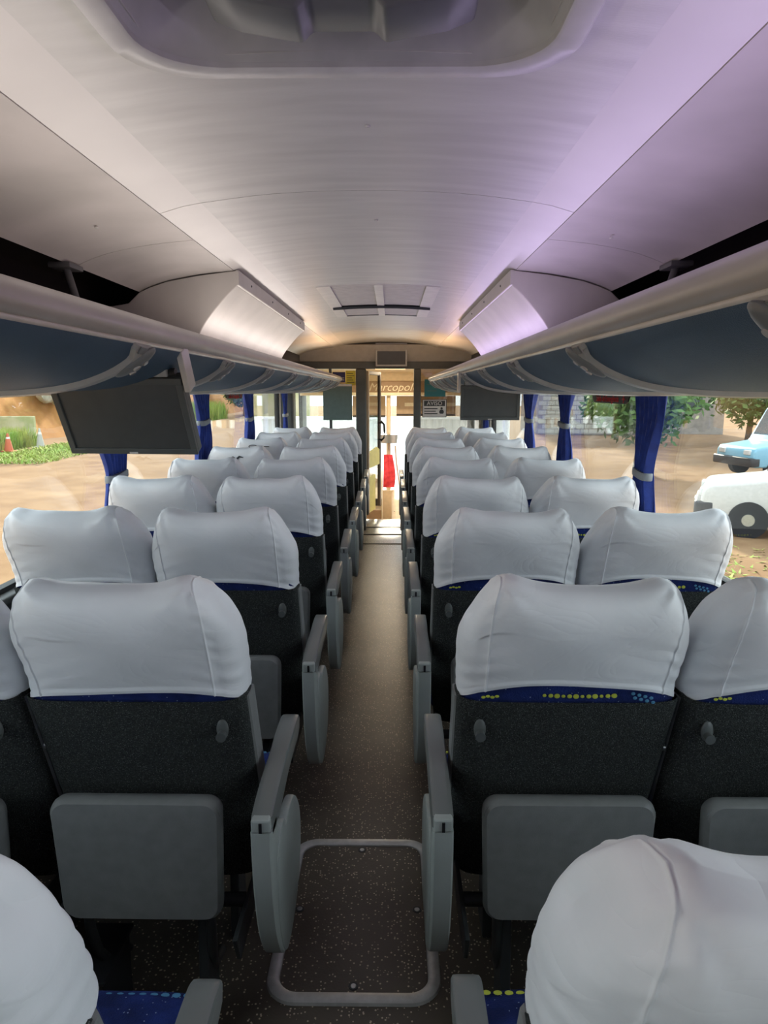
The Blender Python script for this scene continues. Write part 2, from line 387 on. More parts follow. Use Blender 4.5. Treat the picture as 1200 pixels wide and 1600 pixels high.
# ------------------------------------------------------------------ seats
def cov_y(z): return (-.030 + (.86-z)*.39) if z < .86 else (-.030 - (z-.86)*.56)
def make_cover(seed, arch, lean):
    rnd = random.Random(seed); kk = 54; mb = MB(); rings = []
    half = sorted(set([round(k*180/60, 3) for k in range(61)] + [round(c+o, 3) for c in (49.1, 130.9) for o in (-2.1, -1.4, -.9, -.45, 0, .45, .9, 1.4, 2.1)]))
    angs = half + [360-a for a in half[-2:0:-1]]; n = len(angs)
    def sup(a, b, p):
        out = []
        for d_ in angs:
            c, s_ = math.cos(R(d_)), math.sin(R(d_))
            out.append((a*math.copysign(abs(c)**(2/p), c), b*math.copysign(abs(s_)**(2/p), s_)))
        return out
    ph = [rnd.uniform(0, 6.28) for _ in range(12)]
    for k in range(kk):
        t = k/(kk-1); ring = []
        sh = max(0., (t-.48)/.52)                        # where the dome closes over the top
        b = .090*math.sqrt(max(2e-4, 1 - sh**2.5)); a = .226 - .005*(1-t) - .026*sh**3
        for (x, y) in sup(a, b, 3.4):
            u = x/a; au = abs(u); rear = y < 0; sx = 1 if u > 0 else -1
            H = 1.100 + .013*math.exp(-((au-.70)/.20)**2) - .085*max(0, (au-.70)/.30)**2.2 + .004*lean*u
            zb = .868 - .034*au**4 + (arch*(1-u*u) if rear else 0) + .004*math.sin(3*u+ph[0])
            z = zb + t*(H-zb)
            yy = cov_y(z) + .090 + y + .042*au**3*t**.7
            d = 0
            g = au-.78                                  # seam of the side gusset, with puckers
            zr = 1 if rear else .35
            d += zr*(.0032*math.exp(-(g/.007)**2) - .0016*math.exp(-((g-.05)/.03)**2))
            d += zr*.0014*math.exp(-(g/.05)**2)*math.sin(z*210+ph[7]+40*g)*(.4+.6*t)
            # gathers spreading from the dog-ear at each upper corner
            dx = (au-.74)*.23; dz = z-1.106; rr = math.hypot(dx, dz); an = math.atan2(dx, -dz)
            q = ph[1] if sx > 0 else ph[2]
            w_ = math.sin(5.5*an+q) + .5*math.sin(11*an+2*q)
            d += .0056*math.exp(-rr/.055)*w_*min(1, rr/.02)*(1-.6*sh**3)
            # pull folds towards the lower corners
            dx = (au-.95)*.23; dz = z-.885; rr = math.hypot(dx, dz)
            d += .0017*math.exp(-rr/.075)*math.sin(170*dz+60*dx+ph[3 if sx > 0 else 4])
            # slack drape across the middle
            d += .0034*math.sin(6*u+22*z+ph[5])*math.exp(-((z-1.02)/.09)**2) + .0015*math.sin(4*u-36*z+ph[6])
            if t < .045: d += .0030
            sgn = -1 if rear else 1
            ring.append((x*(1+d*1.2), yy + sgn*d*min(1, abs(y)/.03), z + (d*.7 if sh > .2 else 0)))
        rings.append(mb.ring(ring))
    mb.skin(rings, True, False)
    top = rings[-1]
    for i in range(n//2):                                # close along the crest
        f = [top[i], top[i+1], top[(n-i-1) % n], top[(n-i) % n]]
        f = [v for q, v in enumerate(f) if v not in f[:q]]
        if len(f) > 2:
            try: mb.bm.faces.new(f)
            except ValueError: pass
    bmesh.ops.recalc_face_normals(mb.bm, faces=mb.bm.faces[:])
    me = bpy.data.meshes.new('head_cover'); mb.bm.to_mesh(me); mb.bm.free()
    me.materials.append(M['cover']); me.polygons.foreach_set('use_smooth', [True]*len(me.polygons))
    return me
COVERS = {-1: [make_cover(s, .004, 1) for s in (1, 2, 3)], 1: [make_cover(s, .028, -1) for s in (4, 5, 6)]}
def rear_y(z): return (-.022 + (.86-z)*.39) if z < .86 else (-.022 - (z-.86)*.56)

def make_seat(side):
    """side -1: left of the aisle; +1: right.  Seat local: +y forward, aisle towards -side*x... aisle sits at x = -side"""
    A = -side                                        # direction of the aisle
    t = thing('bus_seat', 'x', 'seat')
    mb = MB(); rings = []
    for z, hw, hd in ((.36, .20, .055), (.40, .214, .065), (.5, .220, .07), (.7, .218, .072), (.84, .217, .072), (.87, .207, .062), (.90, .195, .052), (.98, .17, .04), (1.03, .14, .03)):
        yc = rear_y(z) + .008 + max(0, z-.855)*.35 + hd
        rings.append(mb.ring([(x, yc + y, z) for x, y in supere(hw, hd, 28, 5)]))
    mb.skin(rings, True, True); mb.build('backrest', 'fabric_blue', t, True)
    mb = MB(); rings = []
    for z, hw, hd in ((.305, .19, .05), (.315, .206, .062), (.42, .219, .074), (.6, .224, .080), (.80, .225, .080), (.838, .225, .078), (.844, .220, .070)):
        yc = rear_y(z) + hd
        pts = supere(hw, hd, 40, 5)
        pts = [p for p in pts[20:41]] if False else [pts[k % 40] for k in range(19, 42)]
        rings.append(mb.ring([(x, yc + min(y, .02), z) for x, y in pts]))
    mb.skin(rings, False); mb.build('back_shell', 'carpet', t, True)
    # grey side strip facing the aisle
    mb = MB(); rings = []
    for z in (.42, .55, .7, .835):
        y0 = rear_y(z) + .045
        rings.append(mb.ring([(A*.222, y0, z), (A*.2275, y0+.005, z), (A*.2275, y0+.06, z), (A*.222, y0+.066, z)]))
    mb.skin(rings, True, True); mb.build('side_trim', 'vinyl_grey', t, True)
    # printed dots on the fabric band
    if side > 0:
        mb = MB()
        for i in range(12):
            x = -.055 + i*.0125; z = .858 - .0022*math.sin(i*.29); rr = .0042*(.8+.4*((i*7) % 3)/2)
            mb.ball((x, rear_y(z)+.0075, z), rr*1.2, .0012, rr, 10, 6)
        for i in range(4): mb.ball((-.175+i*.009, rear_y(.851)+.0085, .852+.002*(i % 2)), .0045, .0012, .003, 8, 5)
        mb.build('dot_print', 'print_yellow', t)['kind'] = 'stuff'
        mb = MB()
        for i in range(8): mb.ball((.12+.012*(i % 4)+.004*(i//4), rear_y(.858)+.009, .862-.009*(i//4)-.003*(i % 4)), .0042, .0012, .0035, 8, 5)
        mb.build('dot_print', 'print_cyan', t)['kind'] = 'stuff'
    # head cover
    cv = bpy.data.objects.new('head_cover', COVERS[side][0]); col.objects.link(cv); cv.parent = t
    # cushion
    mb = MB(); rings = []
    for y, hz, zc in ((.20, .045, .40), (.22, .062, .40), (.30, .068, .405), (.46, .068, .402), (.515, .058, .395), (.535, .03, .388)):
        rings.append(mb.ring([(x, y, zc+z) for x, z in supere(.222, hz, 28, 5)]))
    mb.skin(rings, True, True); cu = mb.build('seat_cushion', 'fabric_blue', t, True)
    mb = MB()
    for i in range(9): mb.ball((-.2*side + side*i*.019, .505, .4545), .0075, .005, .0014, 10, 6)
    mb.build('dot_print', 'print_yellow' if side > 0 else 'print_cyan', cu)['kind'] = 'stuff'
    # coat hook
    z = .775; hx = A*.178
    mb = MB(); mb.ball((hx, rear_y(z)-.002, z), .0125, .006, .022, 16, 10); hk = mb.build('coat_hook', 'monitor', t, True)
    mb = MB(); mb.cyl((hx, rear_y(z)-.002, z-.008), (hx, rear_y(z)-.020, z-.010), .0085, .0105, 16); mb.build('hook_button', 'monitor', hk, True)
    mb = MB(); mb.cyl((-A*.215, rear_y(.70)+.04, .70), (-A*.227, rear_y(.70)+.04, .70), .008, n=12); mb.build('recline_peg', 'steel', t, True)
    # folded leg rest on the back
    mb = MB(); rings = []; ox = -A*.012
    for y, sc in ((.046, .95), (.040, .985), (.026, 1.0), (.012, .99), (.004, .955)):
        hw0, hw1 = .181*sc, .171*sc; zt = .475 + .142*sc; zb = .475 - .142*sc
        pts = rrect(-1, 1, zb, zt, .03, 6)
        # round the corners in true size, taper to the bottom
        out = []
        base = rrect(-hw0, hw0, zb, zt, .032, 6)
        for x, zz in base:
            f = (zz-zb)/(zt-zb); out.append((ox + x*(hw1/hw0 + (1-hw1/hw0)*f), y + (.485-zz)*.03, zz))
        rings.append(mb.ring(out))
    mb.skin(rings, True, True); lr = mb.build('leg_rest', 'vinyl_grey', t, True)
    mb = MB(); pts = []
    for x, zz in rrect(-.176, .176, .340, .612, .03, 6)[:14]: pts.append((ox + x, .011+(.485-zz)*.03, zz))
    mb.tube(pts, .0022, 6); mb.build('piping', 'arm_plastic', lr, True)
    for sx in (-1, 1):
        mb = MB(); mb.tube([(ox+sx*.135, .05, .37), (ox+sx*.135, .055, .28), (ox+sx*.13, .075, .20), (ox+sx*.12, .12, .13), (ox+sx*.115, .2, .10)], .0115, 10)
        mb.build('leg_rest_arm', 'dark_metal', lr, True)
    # seat frame under the cushion
    for yy in (.12, .42): MB().cyl((-.2, yy, .30), (.2, yy, .30), .016).build('cross_tube', 'dark_metal', t, True)
    MB().prism([(-.05, .34), (.50, .34), (.50, .28), (-.02, .27)], 'x', -.205, -.195, .002).build('side_bracket', 'dark_metal', t)
    MB().prism([(-.05, .34), (.50, .34), (.50, .28), (-.02, .27)], 'x', .195, .205, .002).build('side_bracket', 'dark_metal', t)
    for y0 in (.10, .40):
        MB().prism([(y0-.03, .29), (y0+.03, .29), (y0+.05, .0), (y0-.05, .0)], 'x', A*.10-.012, A*.10+.012, .004).build('base_leg', 'dark_metal', t)
    MB().box(-A*.16-.05, -A*.16+.05, .02, .20, .16, .168, .002).build('base_plate', 'dark_metal', t)
    mb = MB(); mb.box(-A*.16-.045, -A*.16-.037, .04, .18, 0, .165); mb.box(-A*.16+.037, -A*.16+.045, .04, .18, 0, .165); mb.build('base_leg', 'dark_metal', t)
    return t

def add_aisle_arm(t, side):
    """aisle armrest and side panel, x measured from the seat centre"""
    A = -side; cx = A*(.268 if side < 0 else .256)
    top = smooth_poly([(-.075, .632), (0, .648), (.12, .658), (.24, .664), (.315, .660), (.335, .645)], 3)
    low = [(.33, .622), (.30, .612), (.15, .604), (.02, .585), (-.07, .590)]
    mb = MB(); rings = []
    prof = top + low
    for w_, ins in ((-.0205, .006), (-.018, .001), (-.011, 0), (.011, 0), (.018, .001), (.0205, .006)):
        c = Vector((.13, .63)); ring = []
        for (y, z) in prof:
            d = (Vector((y, z))-c); d.normalize(); ring.append((cx + w_, y - d.x*ins, z - d.y*ins))
        rings.append(mb.ring(ring))
    mb.skin(rings, True, True); arm = mb.build('armrest', 'arm_plastic', t, True)
    MB().box(cx-.019, cx+.019, -.085, -.05, .606, .634, .004).build('armrest_hinge', 'side_plastic', arm)
    MB().box(cx-.003, cx+.003, -.0875, -.084, .608, .628).build('hinge_slot', 'black', arm)
    # side panel: curved rear spine
    sp = smooth_poly([(-.085, .606), (-.083, .55), (-.072, .46), (-.045, .36), (.0, .275), (.035, .238)], 4)
    fr = smooth_poly([(.085, .255), (.05, .36), (.02, .46), (.0, .55), (-.02, .606)], 4)
    mb = MB(); rings = []
    prof = sp + fr
    for w_, ins in ((-.0205, .005), (-.017, 0), (.017, 0), (.0205, .005)):
        ring = []
        for i, (y, z) in enumerate(prof):
            ring.append((cx + w_, y + (ins if i < len(sp) else -ins), z))
        rings.append(mb.ring(ring))
    mb.skin(rings, True, True); pn = mb.build('side_panel', 'side_plastic', t, True)
    # the broad disc-shaped cheek ahead of the spine, on the aisle face
    ck = smooth_poly([(-.03, .50), (.0, .545), (.055, .55), (.075, .525), (.12, .53), (.20, .515), (.27, .45), (.29, .37), (.26, .29), (.18, .235), (.06, .225), (.0, .30), (-.03, .40), (-.03, .50)], 3)[:-1]
    mb = MB(); mb.prism(ck, 'x', min(cx+A*.002, cx+A*.024), max(cx+A*.002, cx+A*.024), .006, 2); mb.build('side_cheek', 'side_plastic', pn, True)

ORD = ['nearest', 'second', 'third', 'fourth', 'fifth', 'sixth', 'seventh', 'eighth', 'ninth']
SEATX = {-1: (.450, .905), 1: (.428, .885)}
rnd = random.Random(3)
for side in (-1, 1):
    base = make_seat(side); base.location = (0, -50, 0)
    proto = {}
    wn_ = copy_tree(base)
    add_aisle_arm(base, side)
    proto = {0: base, 1: wn_}
    for r in range(9):
        for k in (0, 1):
            o = proto[k] if r == 8 else copy_tree(proto[k])
            o.location = (side*SEATX[side][k], .52 + PITCH*r + rnd.uniform(-.008, .008), 0)
            o.rotation_euler = (0, 0, R(rnd.uniform(-.4, .4)))
            for ch in o.children:
                if ch.name.startswith('head_cover'):
                    ch.data = COVERS[side][(r + 2*k) % 3]
            sd = 'left' if side < 0 else 'right'; pl = 'aisle' if k == 0 else 'window'
            tag(o, 'charcoal bus seat with white head cover, %s %s side, %s row from camera' % (sd, pl, ORD[r]), 'seat', 'reclining seats in rows along the aisle')

def cover_rear(z):
    t_ = (z-.868)/(1.10-.868); sh = max(0., (t_-.48)/.52); return cov_y(z) + .09 - .09*math.sqrt(max(2e-4, 1-sh**2.5)) - .004
for o in list(col.objects):
    lb = o.get('label', '')
    if 'left window side, sixth row' in lb or 'left window side, seventh row' in lb:
        cv = [c for c in o.children if c.name.startswith('head_cover')][0]
        mb = MB()
        if 'sixth' in lb:
            z = 1.03; mb.tube([(-.05, cover_rear(z), z), (-.02, cover_rear(z+.015), z+.015), (.0, cover_rear(z), z), (.02, cover_rear(z+.02), z+.02), (.045, cover_rear(z+.012), z+.012)], [.002, .006, .009, .005, .002], 8)
            mb.build('printed_mark', 'sign_dark', cv, True)
        else:
            z = 1.05; mb.tube([(-.05+.03*math.cos(a*math.pi/8), cover_rear(z+.012*math.sin(a*math.pi/8)), z+.012*math.sin(a*math.pi/8)) for a in range(17)], .003, 6)
            mb.build('printed_mark', 'sign_dark', cv, True)
            mb = MB(); mb.tube([(.0, cover_rear(z), z), (.07, cover_rear(z), z)], .003, 6); mb.build('printed_mark', 'sign_dark', cv, True)
# ------------------------------------------------------------------ overhead racks
PR = smooth_poly([(.470, 1.552), (.492, 1.528), (.548, 1.494), (.632, 1.467), (.75, 1.453), (.92, 1.449), (1.13, 1.452)], 4)   # underside of the rack
RAIL = smooth_poly([(.478, 1.556), (.462, 1.562), (.452, 1.577), (.458, 1.598), (.480, 1.613), (.515, 1.622), (.560, 1.625)], 4)
YR0, YR1 = YB+.1, 7.52
for side in (-1, 1):
    sd = 'left' if side < 0 else 'right'
    rk = thing('overhead_luggage_rack', 'long overhead luggage rack with blue curved panels above the %s seats' % sd, 'luggage rack', (side*.8, 0, 1.45), group='overhead luggage racks')
    rk_inv = Vector((side*.8, 0, 1.45))
    def bld(mb, name, m, parent=None, smooth=True, label=None):
        o = mb.build(name, m, parent or rk, smooth, label)
        if parent is None: o.location = -rk_inv
        return o
    dirn = side
    rail_pts = [(side*x, z) for x, z in RAIL]
    bld(strip(MB(), rail_pts[::-side] if False else (rail_pts if side < 0 else rail_pts[::-1]), .010, YR0, YR1), 'rail', 'rail')
    bld(MB().tube([(side*.476, YR0, 1.5555), (side*.476, YR1-.04, 1.5555), (side*.49, YR1, 1.555)], .0075, 10), 'rail_bead', 'rail_light')
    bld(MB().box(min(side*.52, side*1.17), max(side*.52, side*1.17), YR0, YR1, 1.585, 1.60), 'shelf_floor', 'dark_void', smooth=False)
    # rounded end cap at the front
    capp = [(side*x, z) for x, z in PR + [(1.13, 1.60), (.56, 1.625)] + RAIL[::-1][1:]]
    bld(MB().prism(capp, 'y', YR1, YR1+.03, .008, 2), 'end_cap', 'rail_light')
    prs = [(side*x, z) for x, z in PR]
    divs = [1.56 + PITCH*k for k in range(-5, 8)]
    edges = divs
    pm = None
    for y0, y1 in zip(edges, edges[1:]):
        if y1 > YR1: break
        if pm is None:
            o = bld(strip(MB(), prs if side > 0 else prs[::-1], .012, .012, PITCH-.012), 'rack_panel', 'rack_blue'); pm = o
        else:
            o = pm.copy(); col.objects.link(o)
        o.location = -rk_inv + Vector((0, y0, 0))
    # dividers with reading light pods
    def make_div():
        mb = MB(); rings = []
        for i, (x, z) in enumerate(PR):
            f = i/(len(PR)-1); w_ = .046 if f < .10 else (.046 - .024*min(1, (f-.10)/.09)); w_ = w_ if f < .8 else .02
            a = Vector(PR[max(i-1, 0)]); b = Vector(PR[min(i+1, len(PR)-1)]); d = (b-a).normalized(); nx, nz = d.y, -d.x   # outward (down/in)
            def P(off, yy): return (side*(x + nx*off), yy, z + nz*off)
            yc = -.004 + (.046-w_)*.5
            rings.append(mb.ring([P(.0, yc-w_), P(.011, yc-w_+.004), P(.014, yc), P(.011, yc+w_-.004), P(.0, yc+w_)]))
        mb.skin(rings, True, True); o = bld(mb, 'divider', 'pod'); o.location = -rk_inv
        i = 2; x, z = PR[2]; x2, z2 = PR[5]
        def on(f, off, y):
            q = f*(len(PR)-1); i0 = int(q); ff = q-i0; x = PR[i0][0]*(1-ff)+PR[i0+1][0]*ff; z = PR[i0][1]*(1-ff)+PR[i0+1][1]*ff
            d = (Vector(PR[i0+1])-Vector(PR[i0])).normalized()
            return Vector((side*(x + d.y*off), y, z - d.x*off))
        mb = MB(); c = [on(.01, .0155, -.038), on(.01, .0155, .028), on(.10, .0165, .028), on(.10, .0165, -.038)]
        vs = [mb.bm.verts.new(p) for p in c]; f_ = mb.bm.faces.new(vs); g = bmesh.ops.extrude_face_region(mb.bm, geom=[f_])
        dn = (on(.05, .003, 0) - on(.05, 0, 0))
        for v in g['geom']:
            if isinstance(v, bmesh.types.BMVert): v.co -= dn
        mb.build('number_plate', 'pod_plate', o)
        # lamp bulge
        a = on(.20, .010, .018); mb = MB()
        b = bmesh.new(); bmesh.ops.create_uvsphere(b, u_segments=20, v_segments=12, radius=1)
        dd = (on(.30, .010, .018) - on(.14, .010, .018)).normalized()
        mtx = Matrix.Translation(a) @ dd.to_track_quat('X', 'Z').to_matrix().to_4x4() @ Matrix.Diagonal((.055, .026, .014, 1))
        mb._add(b, mtx); mb.build('lamp_housing', 'pod_plate', o, True)
        for f, yy, rr in ((.155, .022, .009), (.21, .014, .011), (.25, .024, .009)):
            p = on(f, .012, yy); q = on(f, .026, yy)
            mb = MB(); mb.cyl(p, q, rr, rr*.8, 14); mb.build('reading_light', 'lamp_lens', o, True)
        return o
    dm = make_div()
    for y in divs:
        if y < YR0 + .1 or y > 7.3: continue
        if abs(y-1.56) < .01: dm.location = -rk_inv + Vector((0, y, 0)); continue
        o = copy_tree(dm, rk); o.location = -rk_inv + Vector((0, y, 0))
    # support struts in the dark gap
    for y in (-.4, 2.3, 5.6):
        mb = MB(); mb.tube([(side*.90, y, 1.60), (side*.93, y, 1.74), (side*.955, y, 1.835)], .012, 10); mb.box(min(side*.92, side*.99), max(side*.92, side*.99), y-.05, y+.05, 1.828, 1.845, .004)
        bld(mb, 'support_strut', 'strut_dark')

# ------------------------------------------------------------------ LED strips lighting the ceiling from behind the rail
for side in (-1, 1):
    sd = 'left' if side < 0 else 'right'
    segs = ((-3.0, 6.2, 'led_purple' if side > 0 else 'led_pink', (.76, .63, 1.) if side > 0 else (1., .92, .86), 8.8),
            (6.3, 7.45, 'added_orange_glow', (1., .62, .34), 2.6))  # added orange end segment, imitates warm bounce from the sunlit cab
    st = thing('led_strip', 'slim cove light strip behind the rail of the %s luggage rack' % sd, 'lamp', (side*.60, 0, 1.60), group='cove light strips')
    for y0, y1, mm, c, e in segs:
        MB().box(-.008, .008, y0, y1, .002, .012, .003).build('light_tube', mm, st)
        ld = bpy.data.lights.new('led', 'AREA'); ld.shape = 'RECTANGLE'; ld.size = .03; ld.size_y = y1-y0; ld.energy = e; ld.color = c
        lo = bpy.data.objects.new('led_light', ld); col.objects.link(lo); lo.parent = st
        lo.location = (0, (y0+y1)/2, .03); lo.rotation_euler = (R(180), R(side*-22), 0)

# ------------------------------------------------------------------ ceiling duct covers
for side in (-1, 1):
    sd = 'left' if side < 0 else 'right'
    base = Vector((side*.75, 2.92, 1.60))
    t = thing('ceiling_duct_cover', 'beige boxed duct cover between ceiling and %s rack' % sd, 'duct cover', base, group='duct covers')
    curve = smooth_poly([(.548, 1.868), (.585, 1.835), (.64, 1.775), (.69, 1.71), (.725, 1.64), (.735, 1.602)], 4)
    poly = [(.552, 1.926)] + curve + [(1.12, 1.602), (1.12, 1.78), (.99, 1.80), (.945, 1.842), (.90, 1.862), (.83, 1.885), (.70, 1.908)]
    mb = MB(); mb.prism([(side*x - base.x, z - base.z) for x, z in poly], 'y', 0, 2.15, .004, 2); mb.build('housing', 'duct', t)
    x0, x1 = sorted((side*.540, side*.556))
    MB().box(x0-base.x, x1-base.x, .0, 2.15, 1.868-base.z, 1.928-base.z, .004).build('rim_strip', 'duct', t)
    for y in (.25, .8, 1.35, 1.9):
        MB().ball((side*.539-base.x, y, 1.90-base.z), .003, .005, .005, 8, 6).build('screw_head', 'dark_metal', t)

# ------------------------------------------------------------------ return air grille
g = thing('ceiling_grille', 'pale return air grille with four mesh panels set in the ceiling', 'grille', (0, 3.7, 1.96))
def gz(x): return zc_at(x) - 1.96
for x0, x1, w in ((-.315, -.245, 0), (-.022, .022, 0), (.245, .315, 0)):
    pts = [(x0, gz(x0)-.004), ((x0+x1)/2, gz((x0+x1)/2)-.004), (x1, gz(x1)-.004)]
    strip(MB(), pts, .014, .0, 1.45).build('frame_bar', 'grille_frame', g)
for x0, x1 in ((-.245, -.022), (.022, .245)):
    for y0, y1 in ((.012, .86), (.90, 1.438)):
        pts = [(x0+(x1-x0)*i/4, gz(x0+(x1-x0)*i/4)+.004) for i in range(5)]
        p = strip(MB(), pts, .006, y0, y1).build('mesh_panel', 'grille_mesh', g)
        mb = MB(); n = int((y1-y0)/.03)
        for i in range(n):
            yy = y0 + (i+.5)*(y1-y0)/n
            strip(mb, [(a, z-.003) for a, z in pts], .003, yy-.005, yy+.005)
        mb.build('louvre', 'grille_frame', p)['kind'] = 'stuff'
pts = [(x, gz(x)-.008) for x in (-.30, -.2, -.1, 0, .1, .2, .31)]
mb = MB(); mb.tube([(x, .88, z) for x, z in pts], .011, 8); mb.build('cross_bar', 'dark_metal', g, True)
for y in (.0, 1.45):
    mb = MB(); strip(mb, [(x, gz(x)-.002) for x in (-.315, -.2, -.1, 0, .1, .2, .315)], .008, y-.004, y+.004); mb.build('edge_trim', 'dark_metal' if y else 'grille_frame', g)
MB().box(-.315, .315, 0, 1.45, .05, .06).build('backing', 'dark_void', g)

# ------------------------------------------------------------------ roof hatch
hc = (HY0+HY1)/2
t = thing('roof_hatch', 'grey emergency roof hatch recessed in the ceiling above the aisle', 'roof hatch', (0, hc, 1.96))
def hz(x): return zc_at(max(-.45, min(.45, x))) - 1.96
mb = MB(); rings = []
L = (HY1-HY0)/2
def hring(mb, prof):
    rr_ = []
    for off, dz, rr in prof:
        rr_.append(mb.ring([(x, y, (hz(x)*(1 if dz < .02 else .4)) + dz) for x, y in rrect(-HX-off, HX+off, -L-off, L+off, rr, 10)]))
    mb.skin(rr_, True, False)
hring(mb, ((.052, .006, .15), (.051, -.012, .15), (.047, -.016, .148), (.014, -.019, .135), (.009, -.016, .13), (.008, .004, .13)))
mb.build('hatch_rim', 'hatch_light', t, True)
mb = MB(); hring(mb, ((.010, -.010, .13), (.002, .0, .125), (-.016, .05, .115), (-.04, .12, .10), (-.06, .17, .09)))
mb.build('hatch_recess', 'hatch_grey', t, True)
MB().prism(rrect(-HX+.04, HX-.04, -L+.04, L-.04, .09, 6), 'z', .165, .19).build('hatch_lid', 'hatch_dark', t)
mb = MB(); mb.prism([(-.19, .06), (-.19, .02), (-.15, .005), (-.06, -.01), (-.045, .005), (.045, .005), (.06, -.01), (.15, .005), (.19, .02), (.19, .06)], 'y', L-.20, L-.10, .006, 2)
mb.build('handle_bar', 'hatch_dark', t, True)
mb = MB(); mb.box(-.15, .15, L-.19, L-.11, .06, .17); mb.build('handle_mount', 'hatch_dark', t)
for sx in (-1, 1):
    mb = MB(); mb.tube([(sx*.20, L-.26, .03), (sx*.23, L-.20, .02), (sx*.245, L-.17, .03)], .012, 8); mb.build('release_lever', 'steel', t, True)

# ------------------------------------------------------------------ monitors
def monitor(label, cx, y, ztop, w_, h_, tilt, yaw):
    t = thing('flip_down_monitor', label, 'monitor', (cx, y, ztop), group='monitors hanging under the racks')
    t.rotation_euler = (R(tilt), 0, R(yaw))
    MB().box(-w_/2, w_/2, 0, .035, -h_, 0, .006).build('casing', 'monitor', t)
    b = .018
    mb = MB()
    for x0, x1, z0, z1 in ((-w_/2, w_/2, -b, 0), (-w_/2, w_/2, -h_, -h_+b), (-w_/2, -w_/2+b, -h_+b, -b), (w_/2-b, w_/2, -h_+b, -b)):
        mb.box(x0, x1, -.008, .002, z0, z1, .002)
    mb.build('bezel', 'monitor', t)
    MB().box(-w_/2+b, w_/2-b, -.002, .001, -h_+b, -b).build('screen', 'screen', t)
    MB().box(-.012, .012, -.0095, -.007, -h_+.003, -h_+.008).build('logo_plate', 'sign_white', t)
    mb = MB(); mb.cyl((-w_/2+.02, .02, .005), (w_/2-.02, .02, .005), .012, n=12); mb.build('hinge', 'dark_metal', t, True)
    return t
m1 = monitor('large dark monitor folded down beneath the left rack near the camera', -.672, 1.90, 1.487, .375, .235, 27, -5)
m2 = monitor('dark monitor folded down beneath the right rack farther along', .645, 4.15, 1.485, .345, .20, 5, 0)
# pale mounting brackets beside the monitors, part of the monitors
for o, sgn, L_ in ((m1, 1, .375), (m2, -1, .345)):
    mb = MB(); mb.box(min(sgn*(L_/2+.004), sgn*(L_/2+.02)), max(sgn*(L_/2+.004), sgn*(L_/2+.02)), -.01, .04, -.04, .075, .003); mb.build('mount_bracket', 'rail_light', o)
MB().box(-.15, .15, .0, .03, .0, .035, .003).build('mount_plate', 'pod', m1)
MB().box(-.15, .15, .0, .03, .0, .02, .003).build('mount_plate', 'pod', m2)
t = thing('front_monitor', 'small dark monitor on the header above the front doorway', 'monitor', (.065, YF-.05, 1.725))
MB().box(-.172, .172, -.045, .0, 0, .25, .008).build('casing', 'monitor', t)
mb = MB()
for x0, x1, z0, z1 in ((-.172, .172, .235, .25), (-.172, .172, 0, .018), (-.172, -.155, .018, .235), (.155, .172, .018, .235)): mb.box(x0, x1, -.056, -.044, z0, z1, .002)
mb.build('bezel', 'pod', t)
MB().box(-.155, .155, -.048, -.0455, .018, .235).build('screen', 'screen', t)

# ------------------------------------------------------------------ curtains
def curtain(label, side, y, w_, tie_z, seed, pinch=.55, x=None):
    rn = random.Random(seed); X = side*(x or 1.152)
    t = thing('window_curtain', label, 'curtain', (X, y, .80), group='blue curtains tied beside the windows')
    mb = MB(); rings = []; nu, nv = 60, 26; ph = rn.uniform(0, 6)
    for k in range(nv):
        z = .632*k/(nv-1) + .007
        dz = z - (tie_z-.80)
        sc = 1 - pinch*math.exp(-(dz/(.20 if dz > 0 else .14))**2) ; sc *= 1 if dz > 0 else (.62+.38*math.exp(-(dz/.12)**2)) + .1
        sh = (.10*w_)*math.exp(-(dz/.2)**2)
        ring = []
        for i in range(nu):
            u = i/(nu-1)-.5
            am = .018*(.5+.5*sc)
            ring.append((am*math.sin(u*2*math.pi*6.3+ph+.8*math.sin(z*5)) + .006*math.sin(u*40+z*9), u*w_*sc + sh, z))
        rings.append(mb.ring(ring))
    mb.skin(rings, False)
    b = mb.bm; bmesh.ops.recalc_face_normals(b, faces=b.faces[:])
    g_ = bmesh.ops.extrude_face_region(b, geom=b.faces[:])
    for v in g_['geom']:
        if isinstance(v, bmesh.types.BMVert): v.co.x += .002*side
    mb.build('cloth', 'curtain', t, True)
    zt = tie_z-.80; ww = w_*(1-pinch)/2+.012; sh = .10*w_
    mb = MB(); rings = []
    for z in (zt-.016, zt-.012, zt+.012, zt+.016):
        q = .0 if abs(z-zt) < .013 else .002
        rings.append(mb.ring([(px, sh+py, z + .006*math.sin(py*20)) for px, py in supere(.028-q, ww-q, 28, 2.6)]))
    mb.skin(rings, True, True); mb.build('tie_band', 'curtain_tie', t, True)
for i, (sd, y, wd, tz, lb) in enumerate((
        (-1, 3.06, .42, 1.08, 'blue curtain hanging just behind the large left monitor'),
        (-1, 4.55, .50, 1.255, 'blue tied curtain on left window beyond the large monitor'),
        (-1, 6.05, .50, 1.22, 'blue tied curtain farther forward on left side before the pillar'),
        (1, 3.0, .34, 1.10, 'blue curtain beside the right emergency exit label, nearest on right side'),
        (1, 4.42, .42, 1.245, 'blue tied curtain on right window, second from the camera'),
        (1, 5.55, .55, 1.23, 'blue tied curtain on right next to the far monitor'))):
    curtain(lb, sd, y, wd, tz, 10+i)
curtain('blue curtain hanging against the grey pillar at front left', -1, 7.72, .20, 1.2, 31, .3, 1.09)
curtain('blue curtain low beneath the right monitor at the front', 1, 7.70, .26, 1.2, 32, .3, 1.09)

